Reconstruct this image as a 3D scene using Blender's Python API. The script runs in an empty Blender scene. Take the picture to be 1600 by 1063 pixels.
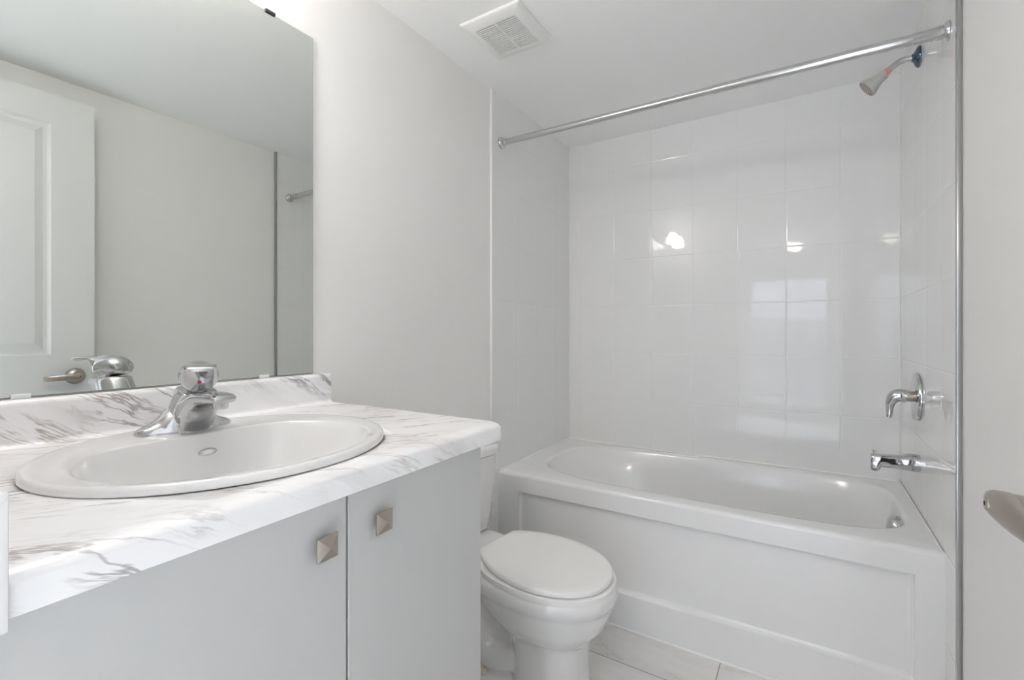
import bpy, bmesh, math, random
from mathutils import Vector, Matrix
PI = math.pi
S = bpy.context.scene
COL = S.collection

# ------------------------------------------------------------------ camera
cam_d = bpy.data.cameras.new('camera')
cam = bpy.data.objects.new('camera', cam_d)
COL.objects.link(cam)
cam.location = (1.201, 0.0, 1.157)
cam.rotation_euler = (PI / 2, 0, math.radians(32.1))
cam_d.sensor_fit = 'HORIZONTAL'
cam_d.sensor_width = 36.0
cam_d.lens = 36.0 * 736.0 / 1600.0
cam_d.shift_y = -12.5 / 1600.0
cam_d.clip_start = 0.02
S.camera = cam

# ------------------------------------------------------------------ view, world, daylight
S.view_settings.view_transform = 'Standard'
S.view_settings.look = 'None'
S.view_settings.exposure = 0.68
S.view_settings.gamma = 1.0
S.view_settings.use_curve_mapping = False
S.cycles.max_bounces = 14
S.cycles.diffuse_bounces = 8
S.cycles.glossy_bounces = 6
S.cycles.transmission_bounces = 6
S.cycles.transparent_max_bounces = 8
S.cycles.caustics_reflective = False
S.cycles.caustics_refractive = False
S.cycles.sample_clamp_indirect = 6.0
LAMP = 45.0          # emission of the vanity shades
HALL = 40.0          # emission of the ceiling lamp in the next room
SKY = 3.6
world = bpy.data.worlds.new('world')
S.world = world
world.use_nodes = True
wb = world.node_tree.nodes['Background']
wb.inputs[0].default_value = (0.77, 0.82, 1.0, 1)
wb.inputs[1].default_value = SKY
pl = bpy.data.lights.new('patio_daylight', 'AREA')
pl.shape = 'RECTANGLE'; pl.size = 1.06; pl.size_y = 1.96
pl.cycles.is_portal = True
po = bpy.data.objects.new('patio_daylight', pl); COL.objects.link(po)
po.location = (0.94, -2.96, 1.0); po.rotation_euler = (PI / 2, 0, 0)     # the portal faces into the room

pl2 = bpy.data.lights.new('added_side_daylight', 'AREA')
pl2.shape = 'RECTANGLE'; pl2.size = 2.0; pl2.size_y = 1.5
pl2.cycles.is_portal = True
po2 = bpy.data.objects.new('added_side_daylight', pl2); COL.objects.link(po2)
po2.location = (-1.28, -1.6, 1.35); po2.rotation_euler = (0, -PI / 2, 0)  # portal of the side window, which is added for fill daylight

sn = bpy.data.lights.new('sun', 'SUN'); sn.energy = 15.0; sn.angle = 0.009; sn.color = (0.88, 0.905, 1.0)
so_ = bpy.data.objects.new('sun', sn); COL.objects.link(so_)
so_.rotation_euler = Vector((2.3, 0.5, -1.35)).to_track_quat('-Z', 'Y').to_euler()   # sun added to bounce off the hall floor, through the added side window

# ------------------------------------------------------------------ materials
def mat(name):
    m = bpy.data.materials.new(name); m.use_nodes = True
    return m, m.node_tree.nodes, m.node_tree.links, m.node_tree.nodes['Principled BSDF']

def simple(name, col, rough=0.5, metal=0.0, spec=0.5, coat=0.0, noise=0.0, nscale=60.0):
    m, n, l, b = mat(name)
    b.inputs['Base Color'].default_value = (*col, 1)
    b.inputs['Roughness'].default_value = rough
    b.inputs['Metallic'].default_value = metal
    b.inputs['Specular IOR Level'].default_value = spec
    b.inputs['Coat Weight'].default_value = coat
    b.inputs['Coat Roughness'].default_value = 0.03
    if noise:
        t = n.new('ShaderNodeTexCoord'); x = n.new('ShaderNodeTexNoise')
        x.inputs['Scale'].default_value = nscale; x.inputs['Detail'].default_value = 3
        bp = n.new('ShaderNodeBump'); bp.inputs['Strength'].default_value = noise
        bp.inputs['Distance'].default_value = 0.002
        l.new(t.outputs['Object'], x.inputs['Vector']); l.new(x.outputs[0], bp.inputs['Height'])
        l.new(bp.outputs[0], b.inputs['Normal'])
    return m

def mnode(n, l, op, a, b=None, c=None):
    k = n.new('ShaderNodeMath'); k.operation = op
    for i, v in enumerate((a, b, c)):
        if v is None: continue
        if isinstance(v, (int, float)): k.inputs[i].default_value = v
        else: l.new(v, k.inputs[i])
    return k.outputs[0]

def smooth(n, l, v, lo, hi, a=0.0, b=1.0):
    k = n.new('ShaderNodeMapRange'); k.interpolation_type = 'SMOOTHSTEP'
    l.new(v, k.inputs[0])
    for i, q in enumerate((lo, hi, a, b)): k.inputs[i + 1].default_value = q
    return k.outputs[0]

def mixcol(n, l, f, a, b):
    k = n.new('ShaderNodeMix'); k.data_type = 'RGBA'
    for s, v in ((0, f), (6, a), (7, b)):
        if isinstance(v, tuple): k.inputs[s].default_value = (*v, 1)
        elif isinstance(v, (int, float)): k.inputs[s].default_value = v
        else: l.new(v, k.inputs[s])
    return k.outputs[2]

def tile_mat(name, axis, u0, su, z0, sz):
    m, n, l, b = mat(name)
    t = n.new('ShaderNodeTexCoord'); sp = n.new('ShaderNodeSeparateXYZ')
    l.new(t.outputs['Object'], sp.inputs[0])
    def cells(o, o0, s):
        q = mnode(n, l, 'DIVIDE', mnode(n, l, 'SUBTRACT', o, o0), s)
        fr = mnode(n, l, 'FRACT', q); fl = mnode(n, l, 'FLOOR', q)
        d = mnode(n, l, 'MULTIPLY', mnode(n, l, 'MINIMUM', fr, mnode(n, l, 'SUBTRACT', 1.0, fr)), s)
        return fr, fl, d
    fu, iu, du = cells(sp.outputs[axis], u0, su)
    fz, iz, dz = cells(sp.outputs[2], z0, sz)
    d = mnode(n, l, 'MINIMUM', du, dz)
    g = smooth(n, l, d, 0.0008, 0.0018)
    l.new(mixcol(n, l, g, (0.84, 0.84, 0.83), (0.835, 0.835, 0.83)), b.inputs['Base Color'])
    l.new(smooth(n, l, d, 0.0008, 0.0018, 0.2, 0.035), b.inputs['Roughness'])
    b.inputs['Specular IOR Level'].default_value = 0.42
    cv = n.new('ShaderNodeCombineXYZ'); l.new(iu, cv.inputs[0]); l.new(iz, cv.inputs[1])
    wn = n.new('ShaderNodeTexWhiteNoise'); wn.noise_dimensions = '2D'; l.new(cv.outputs[0], wn.inputs['Vector'])
    sc = n.new('ShaderNodeSeparateColor'); l.new(wn.outputs['Color'], sc.inputs[0])
    tilt = mnode(n, l, 'ADD',
                 mnode(n, l, 'MULTIPLY', mnode(n, l, 'SUBTRACT', sc.outputs[0], 0.5), fu),
                 mnode(n, l, 'MULTIPLY', mnode(n, l, 'SUBTRACT', sc.outputs[1], 0.5), fz))
    no = n.new('ShaderNodeTexNoise'); no.inputs['Scale'].default_value = 9.0; no.inputs['Detail'].default_value = 1.0
    l.new(t.outputs['Object'], no.inputs['Vector'])
    h = mnode(n, l, 'ADD', smooth(n, l, d, 0.0006, 0.0050),
              mnode(n, l, 'ADD', mnode(n, l, 'MULTIPLY', tilt, 0.4), mnode(n, l, 'MULTIPLY', no.outputs[0], 0.5)))
    bp = n.new('ShaderNodeBump'); bp.inputs['Strength'].default_value = 1.0; bp.inputs['Distance'].default_value = 0.0006
    l.new(h, bp.inputs['Height']); l.new(bp.outputs[0], b.inputs['Normal'])
    return m

def marble_mat(name, scale=1.0, strength=1.0, base=(0.90, 0.895, 0.90), dark=(0.30, 0.27, 0.285), rough=0.25):
    m, n, l, b = mat(name)
    t = n.new('ShaderNodeTexCoord')
    mp = n.new('ShaderNodeMapping'); mp.inputs['Rotation'].default_value = (0, 0, -math.radians(33))
    l.new(t.outputs['UV'], mp.inputs[0])
    wz = n.new('ShaderNodeTexNoise'); wz.inputs['Scale'].default_value = 7 * scale; wz.inputs['Detail'].default_value = 4
    l.new(mp.outputs[0], wz.inputs['Vector'])
    ws = n.new('ShaderNodeVectorMath'); ws.operation = 'SCALE'; ws.inputs['Scale'].default_value = 0.055 / scale
    l.new(wz.outputs['Color'], ws.inputs[0])
    wa = n.new('ShaderNodeVectorMath'); wa.operation = 'ADD'
    l.new(mp.outputs[0], wa.inputs[0]); l.new(ws.outputs[0], wa.inputs[1])
    def layer(sx, sy, lo, hi, seed):
        q = n.new('ShaderNodeMapping'); q.inputs['Scale'].default_value = (sx * scale, sy * scale, 1)
        q.inputs['Location'].default_value = (seed, seed * 1.7, seed * 0.3)
        l.new(wa.outputs[0], q.inputs[0])
        z = n.new('ShaderNodeTexNoise'); z.inputs['Scale'].default_value = 1.0; z.inputs['Detail'].default_value = 5
        z.inputs['Roughness'].default_value = 0.62
        l.new(q.outputs[0], z.inputs['Vector'])
        r = mnode(n, l, 'ABSOLUTE', mnode(n, l, 'SUBTRACT', z.outputs[0], 0.5))
        return smooth(n, l, r, lo, hi, 1.0, 0.0)
    def mask(sx, sy, lo, hi, seed):
        q = n.new('ShaderNodeMapping'); q.inputs['Scale'].default_value = (sx * scale, sy * scale, 1)
        q.inputs['Location'].default_value = (seed, seed * 2.1, 0)
        l.new(wa.outputs[0], q.inputs[0])
        z = n.new('ShaderNodeTexNoise'); z.inputs['Scale'].default_value = 1.0; z.inputs['Detail'].default_value = 3
        l.new(q.outputs[0], z.inputs['Vector'])
        return smooth(n, l, z.outputs[0], lo, hi)
    v1 = mnode(n, l, 'MULTIPLY', layer(3, 22, 0.0, 0.030, 3.1), mask(4, 13, 0.44, 0.62, 8.0))
    v2 = mnode(n, l, 'MULTIPLY', layer(5, 46, 0.0, 0.035, 11.3), mask(5, 12, 0.50, 0.70, 1.0))
    v3 = mnode(n, l, 'MULTIPLY', layer(2, 13, 0.0, 0.14, 21.3), mask(3, 9, 0.46, 0.72, 5.0))
    f = mnode(n, l, 'ADD', mnode(n, l, 'ADD', mnode(n, l, 'MULTIPLY', v1, 0.78), mnode(n, l, 'MULTIPLY', v2, 0.46)),
              mnode(n, l, 'MULTIPLY', v3, 0.25))
    f = mnode(n, l, 'MINIMUM', mnode(n, l, 'MULTIPLY', f, strength), 1.0)
    br = mixcol(n, l, mask(3, 5, 0.4, 0.6, 14.0), dark, (0.36, 0.29, 0.25))
    l.new(mixcol(n, l, f, base, br), b.inputs['Base Color'])
    b.inputs['Roughness'].default_value = rough
    return m

def floor_mat(name):
    m, n, l, b = mat(name)
    t = n.new('ShaderNodeTexCoord'); sp = n.new('ShaderNodeSeparateXYZ'); l.new(t.outputs['Object'], sp.inputs[0])
    qy = mnode(n, l, 'DIVIDE', mnode(n, l, 'SUBTRACT', sp.outputs[1], 1.598), 0.305)
    fy = mnode(n, l, 'FRACT', qy); iy = mnode(n, l, 'FLOOR', qy)
    off = mnode(n, l, 'MULTIPLY', mnode(n, l, 'MODULO', mnode(n, l, 'ABSOLUTE', iy), 2.0), 0.10)
    qx = mnode(n, l, 'DIVIDE', mnode(n, l, 'SUBTRACT', mnode(n, l, 'SUBTRACT', sp.outputs[0], 0.943), off), 0.61)
    fx = mnode(n, l, 'FRACT', qx); ix = mnode(n, l, 'FLOOR', qx)
    dy = mnode(n, l, 'MULTIPLY', mnode(n, l, 'MINIMUM', fy, mnode(n, l, 'SUBTRACT', 1.0, fy)), 0.305)
    dx = mnode(n, l, 'MULTIPLY', mnode(n, l, 'MINIMUM', fx, mnode(n, l, 'SUBTRACT', 1.0, fx)), 0.61)
    g = smooth(n, l, mnode(n, l, 'MINIMUM', dx, dy), 0.0007, 0.0016)
    cv = n.new('ShaderNodeCombineXYZ'); l.new(ix, cv.inputs[0]); l.new(iy, cv.inputs[1])
    wn = n.new('ShaderNodeTexWhiteNoise'); wn.noise_dimensions = '2D'; l.new(cv.outputs[0], wn.inputs['Vector'])
    sh = n.new('ShaderNodeVectorMath'); sh.operation = 'MULTIPLY_ADD'
    sh.inputs[1].default_value = (7, 7, 7)
    l.new(wn.outputs['Color'], sh.inputs[0]); l.new(t.outputs['Object'], sh.inputs[2])
    mp = n.new('ShaderNodeMapping'); mp.inputs['Rotation'].default_value = (0, 0, math.radians(52)); mp.inputs['Scale'].default_value = (1.3, 3.2, 1)
    l.new(sh.outputs[0], mp.inputs[0])
    z = n.new('ShaderNodeTexNoise'); z.inputs['Scale'].default_value = 1.0; z.inputs['Detail'].default_value = 6; z.inputs['Roughness'].default_value = 0.6
    z.inputs['Distortion'].default_value = 0.4
    l.new(mp.outputs[0], z.inputs['Vector'])
    r = mnode(n, l, 'ABSOLUTE', mnode(n, l, 'SUBTRACT', z.outputs[0], 0.5))
    v = mnode(n, l, 'ADD', mnode(n, l, 'MULTIPLY', smooth(n, l, r, 0.0, 0.16, 1, 0), 0.22), mnode(n, l, 'MULTIPLY', smooth(n, l, r, 0.0, 0.012, 1, 0), 0.22))
    c = mixcol(n, l, v, (0.85, 0.84, 0.82), (0.46, 0.44, 0.42))
    l.new(mixcol(n, l, g, (0.16, 0.155, 0.15), c), b.inputs['Base Color'])
    b.inputs['Roughness'].default_value = 0.22
    return m

def emit(name, col, s):
    m, n, l, b = mat(name)
    b.inputs['Base Color'].default_value = (*col, 1)
    b.inputs['Emission Color'].default_value = (*col, 1)
    b.inputs['Emission Strength'].default_value = s
    return m

def glass_mat(name):
    m = bpy.data.materials.new(name); m.use_nodes = True
    n, l = m.node_tree.nodes, m.node_tree.links
    n.clear()
    o = n.new('ShaderNodeOutputMaterial'); mx = n.new('ShaderNodeMixShader'); fr = n.new('ShaderNodeFresnel')
    tr = n.new('ShaderNodeBsdfTransparent'); gl = n.new('ShaderNodeBsdfGlossy'); gl.inputs['Roughness'].default_value = 0.0
    tr.inputs[0].default_value = (0.96, 0.98, 0.97, 1)
    l.new(fr.outputs[0], mx.inputs[0]); l.new(tr.outputs[0], mx.inputs[1]); l.new(gl.outputs[0], mx.inputs[2]); l.new(mx.outputs[0], o.inputs[0])
    return m

M = {}
M['paint'] = simple('wall_paint', (0.865, 0.855, 0.84), 0.6, noise=0.06, nscale=220)
M['ceiling'] = simple('ceiling_paint', (0.92, 0.925, 0.915), 0.7, noise=0.06, nscale=180)
M['white_paint'] = simple('white_semi_gloss_paint', (0.74, 0.745, 0.735), 0.35)
M['tile_back'] = tile_mat('wall_tile_back', 0, 0.283, 0.2085, 1.0426, 0.2568)
M['tile_left'] = tile_mat('wall_tile_left', 1, 1.949, 0.2085, 1.0426, 0.2568)
M['tile_right'] = tile_mat('wall_tile_right', 1, 1.830, 0.2085, 1.0426, 0.2568)
M['marble'] = marble_mat('marble_laminate')
M['floor'] = floor_mat('marble_floor_tile')
M['room_floor'] = simple('room_carpet', (0.74, 0.735, 0.73), 0.6)
M['porcelain'] = simple('porcelain', (0.79, 0.785, 0.78), 0.12, spec=0.5, coat=0.6)
M['acrylic'] = simple('tub_acrylic', (0.83, 0.83, 0.83), 0.16, coat=0.4)
M['seat_plastic'] = simple('seat_plastic', (0.90, 0.885, 0.875), 0.22)
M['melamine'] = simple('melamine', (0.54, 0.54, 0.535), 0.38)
M['chrome'] = simple('chrome', (0.60, 0.60, 0.61), 0.05, metal=1.0)
M['nickel'] = simple('brushed_nickel', (0.47, 0.42, 0.375), 0.30, metal=1.0)
M['rod'] = simple('rod_steel', (0.62, 0.62, 0.62), 0.16, metal=1.0)
M['trim_metal'] = simple('trim_metal', (0.48, 0.48, 0.49), 0.25, metal=1.0)
M['caulk'] = simple('caulk', (0.85, 0.85, 0.84), 0.35)
M['mirror'] = simple('mirror_silver', (0.75, 0.77, 0.745), 0.0, metal=1.0)
M['mirror_edge'] = simple('mirror_edge', (0.12, 0.15, 0.14), 0.2)
M['clear_clip'] = simple('clear_plastic', (0.86, 0.87, 0.87), 0.15)
M['dark_clip'] = simple('dark_plastic', (0.03, 0.03, 0.03), 0.3)
M['red'] = simple('red_plastic', (0.50, 0.02, 0.10), 0.3)
M['blue'] = simple('blue_film_chrome', (0.09, 0.135, 0.19), 0.12, metal=0.8)
M['pink'] = simple('pink_tape', (0.85, 0.25, 0.28), 0.5)
M['head_grey'] = simple('satin_head', (0.55, 0.56, 0.54), 0.35, metal=0.4)
M['head_face'] = simple('head_face', (0.30, 0.25, 0.22), 0.4)
M['nozzle'] = simple('nozzle_rubber', (0.55, 0.50, 0.46), 0.5)
M['dark'] = simple('dark_gap', (0.03, 0.03, 0.03), 0.7)
M['vent_white'] = simple('vent_plastic', (0.86, 0.86, 0.84), 0.35)
M['vent_shade'] = simple('vent_slot_shade', (0.07, 0.068, 0.062), 0.8)
M['cap_beige'] = simple('bolt_cap_plastic', (0.70, 0.60, 0.54), 0.4)
M['shade'] = emit('frosted_glass_shade', (1.0, 0.962, 0.93), LAMP)
M['hall_shade'] = emit('hall_glass_shade', (1.0, 0.88, 0.72), HALL)
M['glass'] = glass_mat('window_glass')
M['vinyl'] = simple('white_vinyl', (0.85, 0.85, 0.85), 0.4)
M['concrete'] = simple('balcony_concrete', (0.5, 0.5, 0.5), 0.9)
M['dimming_wall'] = simple('dimming_wall_grey', (0.34, 0.36, 0.40), 0.9)

# ------------------------------------------------------------------ helpers
def B(): return bmesh.new()

ORIGIN = {}
def obj(name, bm, m, parent=None, smooth_=True, angle=40, origin=None, recalc=True):
    if recalc: bmesh.ops.recalc_face_normals(bm, faces=bm.faces)
    org = Vector((0, 0, 0))
    if parent is not None: org = ORIGIN[parent.name]
    elif origin is not None: org = Vector(origin)
    if org.length: bmesh.ops.translate(bm, vec=-org, verts=bm.verts)
    me = bpy.data.meshes.new(name); bm.to_mesh(me); bm.free()
    for q in (m if isinstance(m, (list, tuple)) else [m]): me.materials.append(q)
    if smooth_:
        me.shade_smooth() if hasattr(me, 'shade_smooth') else None
        try: me.set_sharp_from_angle(angle=math.radians(angle))
        except Exception: pass
    o = bpy.data.objects.new(name, me); COL.objects.link(o)
    if parent is not None: o.parent = parent
    else: o.location = org
    ORIGIN[o.name] = org
    return o

def thing(name, label, cat, loc=(0, 0, 0), group=None):
    o = bpy.data.objects.new(name, None); COL.objects.link(o)
    o.empty_display_size = 0.05
    o.location = loc; ORIGIN[o.name] = Vector(loc)
    return tag(o, label, cat, group)

def tag(o, label, cat, group=None):
    o['label'] = label; o['category'] = cat
    if group: o['group'] = group
    return o

def struct(name, bm, m, parent=None, **k):
    o = obj(name, bm, m, parent, **k)
    o['kind'] = 'structure'
    return o

def box(bm, x0, x1, y0, y1, z0, z1, bevel=0.0, seg=2):
    vs = [bm.verts.new(p) for p in ((x0,y0,z0),(x1,y0,z0),(x1,y1,z0),(x0,y1,z0),(x0,y0,z1),(x1,y0,z1),(x1,y1,z1),(x0,y1,z1))]
    fs = [bm.faces.new([vs[i] for i in f]) for f in ((3,2,1,0),(4,5,6,7),(0,1,5,4),(1,2,6,5),(2,3,7,6),(3,0,4,7))]
    if bevel:
        es = list({e for f in fs for e in f.edges})
        bmesh.ops.bevel(bm, geom=es, offset=bevel, segments=seg, profile=0.5, affect='EDGES')
    return bm

def loft(bm, rings, cap0=True, cap1=True, closed=True):
    R = [[bm.verts.new(p) for p in r] for r in rings]
    n = len(R[0])
    for a, b in zip(R[:-1], R[1:]):
        for i in range(n if closed else n - 1):
            j = (i + 1) % n
            bm.faces.new((a[i], a[j], b[j], b[i]))
    if cap0: bm.faces.new(list(reversed(R[0])))
    if cap1: bm.faces.new(R[-1])
    return R

def frame_to(d):
    d = Vector(d).normalized()
    u = d.orthogonal().normalized() if abs(d.z) > 0.99 else Vector((0, 0, 1)).cross(d).normalized()
    return u, d.cross(u).normalized(), d

def lathe(bm, base, axis, prof, n=40, cap0=True, cap1=True):
    u, v, d = frame_to(axis); base = Vector(base)
    rings = [[base + d * h + (u * math.cos(2*PI*i/n) + v * math.sin(2*PI*i/n)) * max(r, 1e-4) for i in range(n)] for r, h in prof]
    loft(bm, rings, cap0, cap1)
    return bm

def catmull(pts, sub):
    P = [Vector(p) for p in pts]; out = []
    for i in range(len(P) - 1):
        p0, p1, p2, p3 = P[max(i-1,0)], P[i], P[i+1], P[min(i+2,len(P)-1)]
        for k in range(sub):
            t = k / sub
            out.append(0.5*((2*p1)+(p2-p0)*t+(2*p0-5*p1+4*p2-p3)*t*t+(3*p1-p0-3*p2+p3)*t**3))
    out.append(P[-1]); return out

def tube(bm, pts, radii, n=20, sub=8):
    P = catmull(pts, sub)
    if not isinstance(radii, (list, tuple)): radii = [radii] * len(pts)
    rad = [q.x for q in catmull([(r, 0, 0) for r in radii], sub)]
    rings = []; up = None
    for i, p in enumerate(P):
        d = (P[min(i+1,len(P)-1)] - P[max(i-1,0)]).normalized()
        if up is None: u, v, _ = frame_to(d)
        else:
            u = (up - d * up.dot(d)).normalized(); v = d.cross(u)
        up = u
        rings.append([p + (u*math.cos(2*PI*k/n) + v*math.sin(2*PI*k/n)) * rad[i] for k in range(n)])
    loft(bm, rings); return bm

def rrect(cx, cy, hx, hy, r, n=6):
    out = []
    for (sx, sy, a0) in ((1,1,0),(-1,1,PI/2),(-1,-1,PI),(1,-1,1.5*PI)):
        for k in range(n + 1):
            a = a0 + k/n*PI/2
            out.append((cx + sx*(hx - r) + r*math.cos(a), cy + sy*(hy - r) + r*math.sin(a)))
    return out

def sup(t, a, b, n):
    c, s = math.cos(t), math.sin(t)
    return (math.copysign(abs(c)**(2/n), c)*a, math.copysign(abs(s)**(2/n), s)*b)

def subsurf(o, lv=2):
    md = o.modifiers.new('smooth', 'SUBSURF'); md.levels = lv; md.render_levels = lv
    return o

# ------------------------------------------------------------------ the setting
W, DD, H = 1.540, 2.544, 2.245
TL, TR = 0.008, 1.532
YB = -3.0
b = B(); box(b, -0.10, 1.64, 0.0, DD + 0.1, -0.10, 0.0); struct('floor', b, M['floor'], smooth_=False)
b = B(); box(b, -0.10, 1.64, -0.03, DD + 0.1, H, H + 0.10); struct('ceiling', b, M['ceiling'], smooth_=False)
b = B(); box(b, -0.10, 0.0, -0.03, DD + 0.1, 0.0, H); struct('wall_left', b, M['paint'], smooth_=False)
b = B(); box(b, W, W + 0.10, -0.03, DD + 0.1, 0.0, H); struct('wall_right', b, M['paint'], smooth_=False)
b = B(); box(b, 0.0, W, DD, DD + 0.1, 0.0, H); struct('wall_back', b, M['tile_back'], smooth_=False)
b = B(); box(b, 0.0, TL, 1.735, DD, 0.0, H); struct('wall_left_tiles', b, M['tile_left'], smooth_=False)
b = B(); box(b, TR, W, 1.660, DD, 0.0, H); struct('wall_right_tiles', b, M['tile_right'], smooth_=False)
JL, JR, JH = 0.625, 1.475, 2.145
b = B()
box(b, 0.0, JL, -0.03, 0.085, 0.0, H)
box(b, JR, W, -0.03, 0.085, 0.0, H)
box(b, JL, JR, -0.03, 0.085, JH, H)
struct('wall_front', b, M['paint'], smooth_=False)
# tile edge trims and corner caulk
b = B(); box(b, 0.0, 0.0105, 1.729, 1.735, 0.0, H, 0.0015); struct('trim_1', b, M['caulk'])
b = B(); box(b, 1.5285, W, 1.647, 1.660, 0.0, H, 0.0015); struct('trim_2', b, M['trim_metal'])
b = B(); tube(b, [(TL + 0.002, DD - 0.002, 0.53), (TL + 0.002, DD - 0.002, H)], 0.0035, 10, 1); struct('trim_3', b, M['caulk'])
b = B(); tube(b, [(TR - 0.002, DD - 0.002, 0.53), (TR - 0.002, DD - 0.002, H)], 0.0035, 10, 1); struct('trim_4', b, M['caulk'])
# the next room, reflected in the tiles, plus an added unseen side window
b = B(); box(b, -1.3, 2.6, YB - 0.1, 0.0, -0.10, 0.0); struct('floor_hall', b, M['room_floor'], smooth_=False)
b = B(); box(b, -1.3, 2.6, YB - 0.1, -0.03, H, H + 0.1); struct('ceiling_hall', b, M['ceiling'], smooth_=False)
b = B(); box(b, 2.6, 2.7, YB - 0.1, -0.03, 0, H); struct('wall_hall_right', b, M['paint'], smooth_=False)
b = B()
box(b, -1.4, -1.3, YB - 0.1, -2.6, 0, H); box(b, -1.4, -1.3, -0.6, -0.03, 0, H); box(b, -1.4, -1.3, -2.6, -0.6, 0, 0.6); box(b, -1.4, -1.3, -2.6, -0.6, 2.1, H)
struct('wall_hall_left', b, M['paint'], smooth_=False)
b = B(); box(b, -1.3, -0.10, -0.03, 0.085, 0, H); box(b, 1.64, 2.6, -0.03, 0.085, 0, H); struct('wall_hall_front', b, M['paint'], smooth_=False)
b = B()
box(b, -1.3, 0.41, YB - 0.1, YB, 0, H); box(b, 1.47, 2.6, YB - 0.1, YB, 0, H); box(b, 0.41, 1.47, YB - 0.1, YB, 1.99, H)
struct('wall_hall_back', b, M['paint'], smooth_=False)
b = B()
for q in ((0.41, 0.46, 0.0, 1.99), (1.42, 1.47, 0.0, 1.99), (0.46, 1.42, 1.94, 1.99), (0.46, 1.42, 0.0, 0.06)):
    box(b, q[0], q[1], YB - 0.08, YB - 0.02, q[2], q[3])
win = struct('window_1', b, M['vinyl'], smooth_=False)
b = B(); box(b, 0.46, 1.42, YB - 0.055, YB - 0.049, 0.06, 1.94); struct('window_pane', b, M['glass'], win, smooth_=False)
b = B()
for q in ((-2.6, -2.55, 0.6, 2.1), (-0.65, -0.6, 0.6, 2.1), (-2.55, -0.65, 0.6, 0.65), (-2.55, -0.65, 2.05, 2.1), (-1.63, -1.57, 0.65, 2.05)):
    box(b, -1.38, -1.32, q[0], q[1], q[2], q[3])
win2 = struct('added_window', b, M['vinyl'], smooth_=False)  # unseen window added to fill the hall with daylight
b = B(); box(b, -1.351, -1.345, -2.55, -0.65, 0.65, 2.05); struct('window_pane', b, M['glass'], win2, smooth_=False)
b = B(); box(b, -0.6, 2.6, YB - 1.5, YB - 0.1, -0.15, -0.02); struct('floor_balcony', b, M['concrete'], smooth_=False)
b = B(); box(b, -9.0, 11.0, YB - 7.5, YB - 6.0, -3.0, 1.50); struct('added_dimming_wall', b, M['dimming_wall'], smooth_=False)  # wall added to dim the patio view mirrored in the tiles
rail = thing('balcony_railing', 'white balcony railing with square balusters beyond the glass patio door', 'railing', (1.0, YB - 1.3, -0.02))
b = B(); box(b, -0.5, 2.5, YB - 1.34, YB - 1.26, 1.22, 1.30); box(b, -0.5, 2.5, YB - 1.32, YB - 1.28, 0.30, 0.36)
for xx in (-0.5, 2.44): box(b, xx, xx + 0.06, YB - 1.33, YB - 1.27, -0.02, 1.22)
obj('rail_frame', b, M['vinyl'], rail, smooth_=False)
for k in range(24):
    xx = -0.36 + k * 0.12
    b = B(); box(b, xx, xx + 0.03, YB - 1.315, YB - 1.285, 0.36, 1.22); obj('baluster', b, M['vinyl'], rail, smooth_=False)
hl = thing('hall_ceiling_light', 'small frosted dome lamp on the ceiling of the next room', 'ceiling light', (1.06, -1.5, 2.13))
b = B(); lathe(b, (1.06, -1.5, H), (0, 0, -1), [(0.10, 0), (0.10, 0.02), (0.09, 0.03)]); obj('lamp_base', b, M['chrome'], hl)
b = B(); lathe(b, (1.06, -1.5, H - 0.03), (0, 0, -1), [(0.088, 0), (0.088, 0.04), (0.07, 0.07), (0.03, 0.085), (0.001, 0.087)]); obj('lamp_shade', b, M['hall_shade'], hl)

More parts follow.
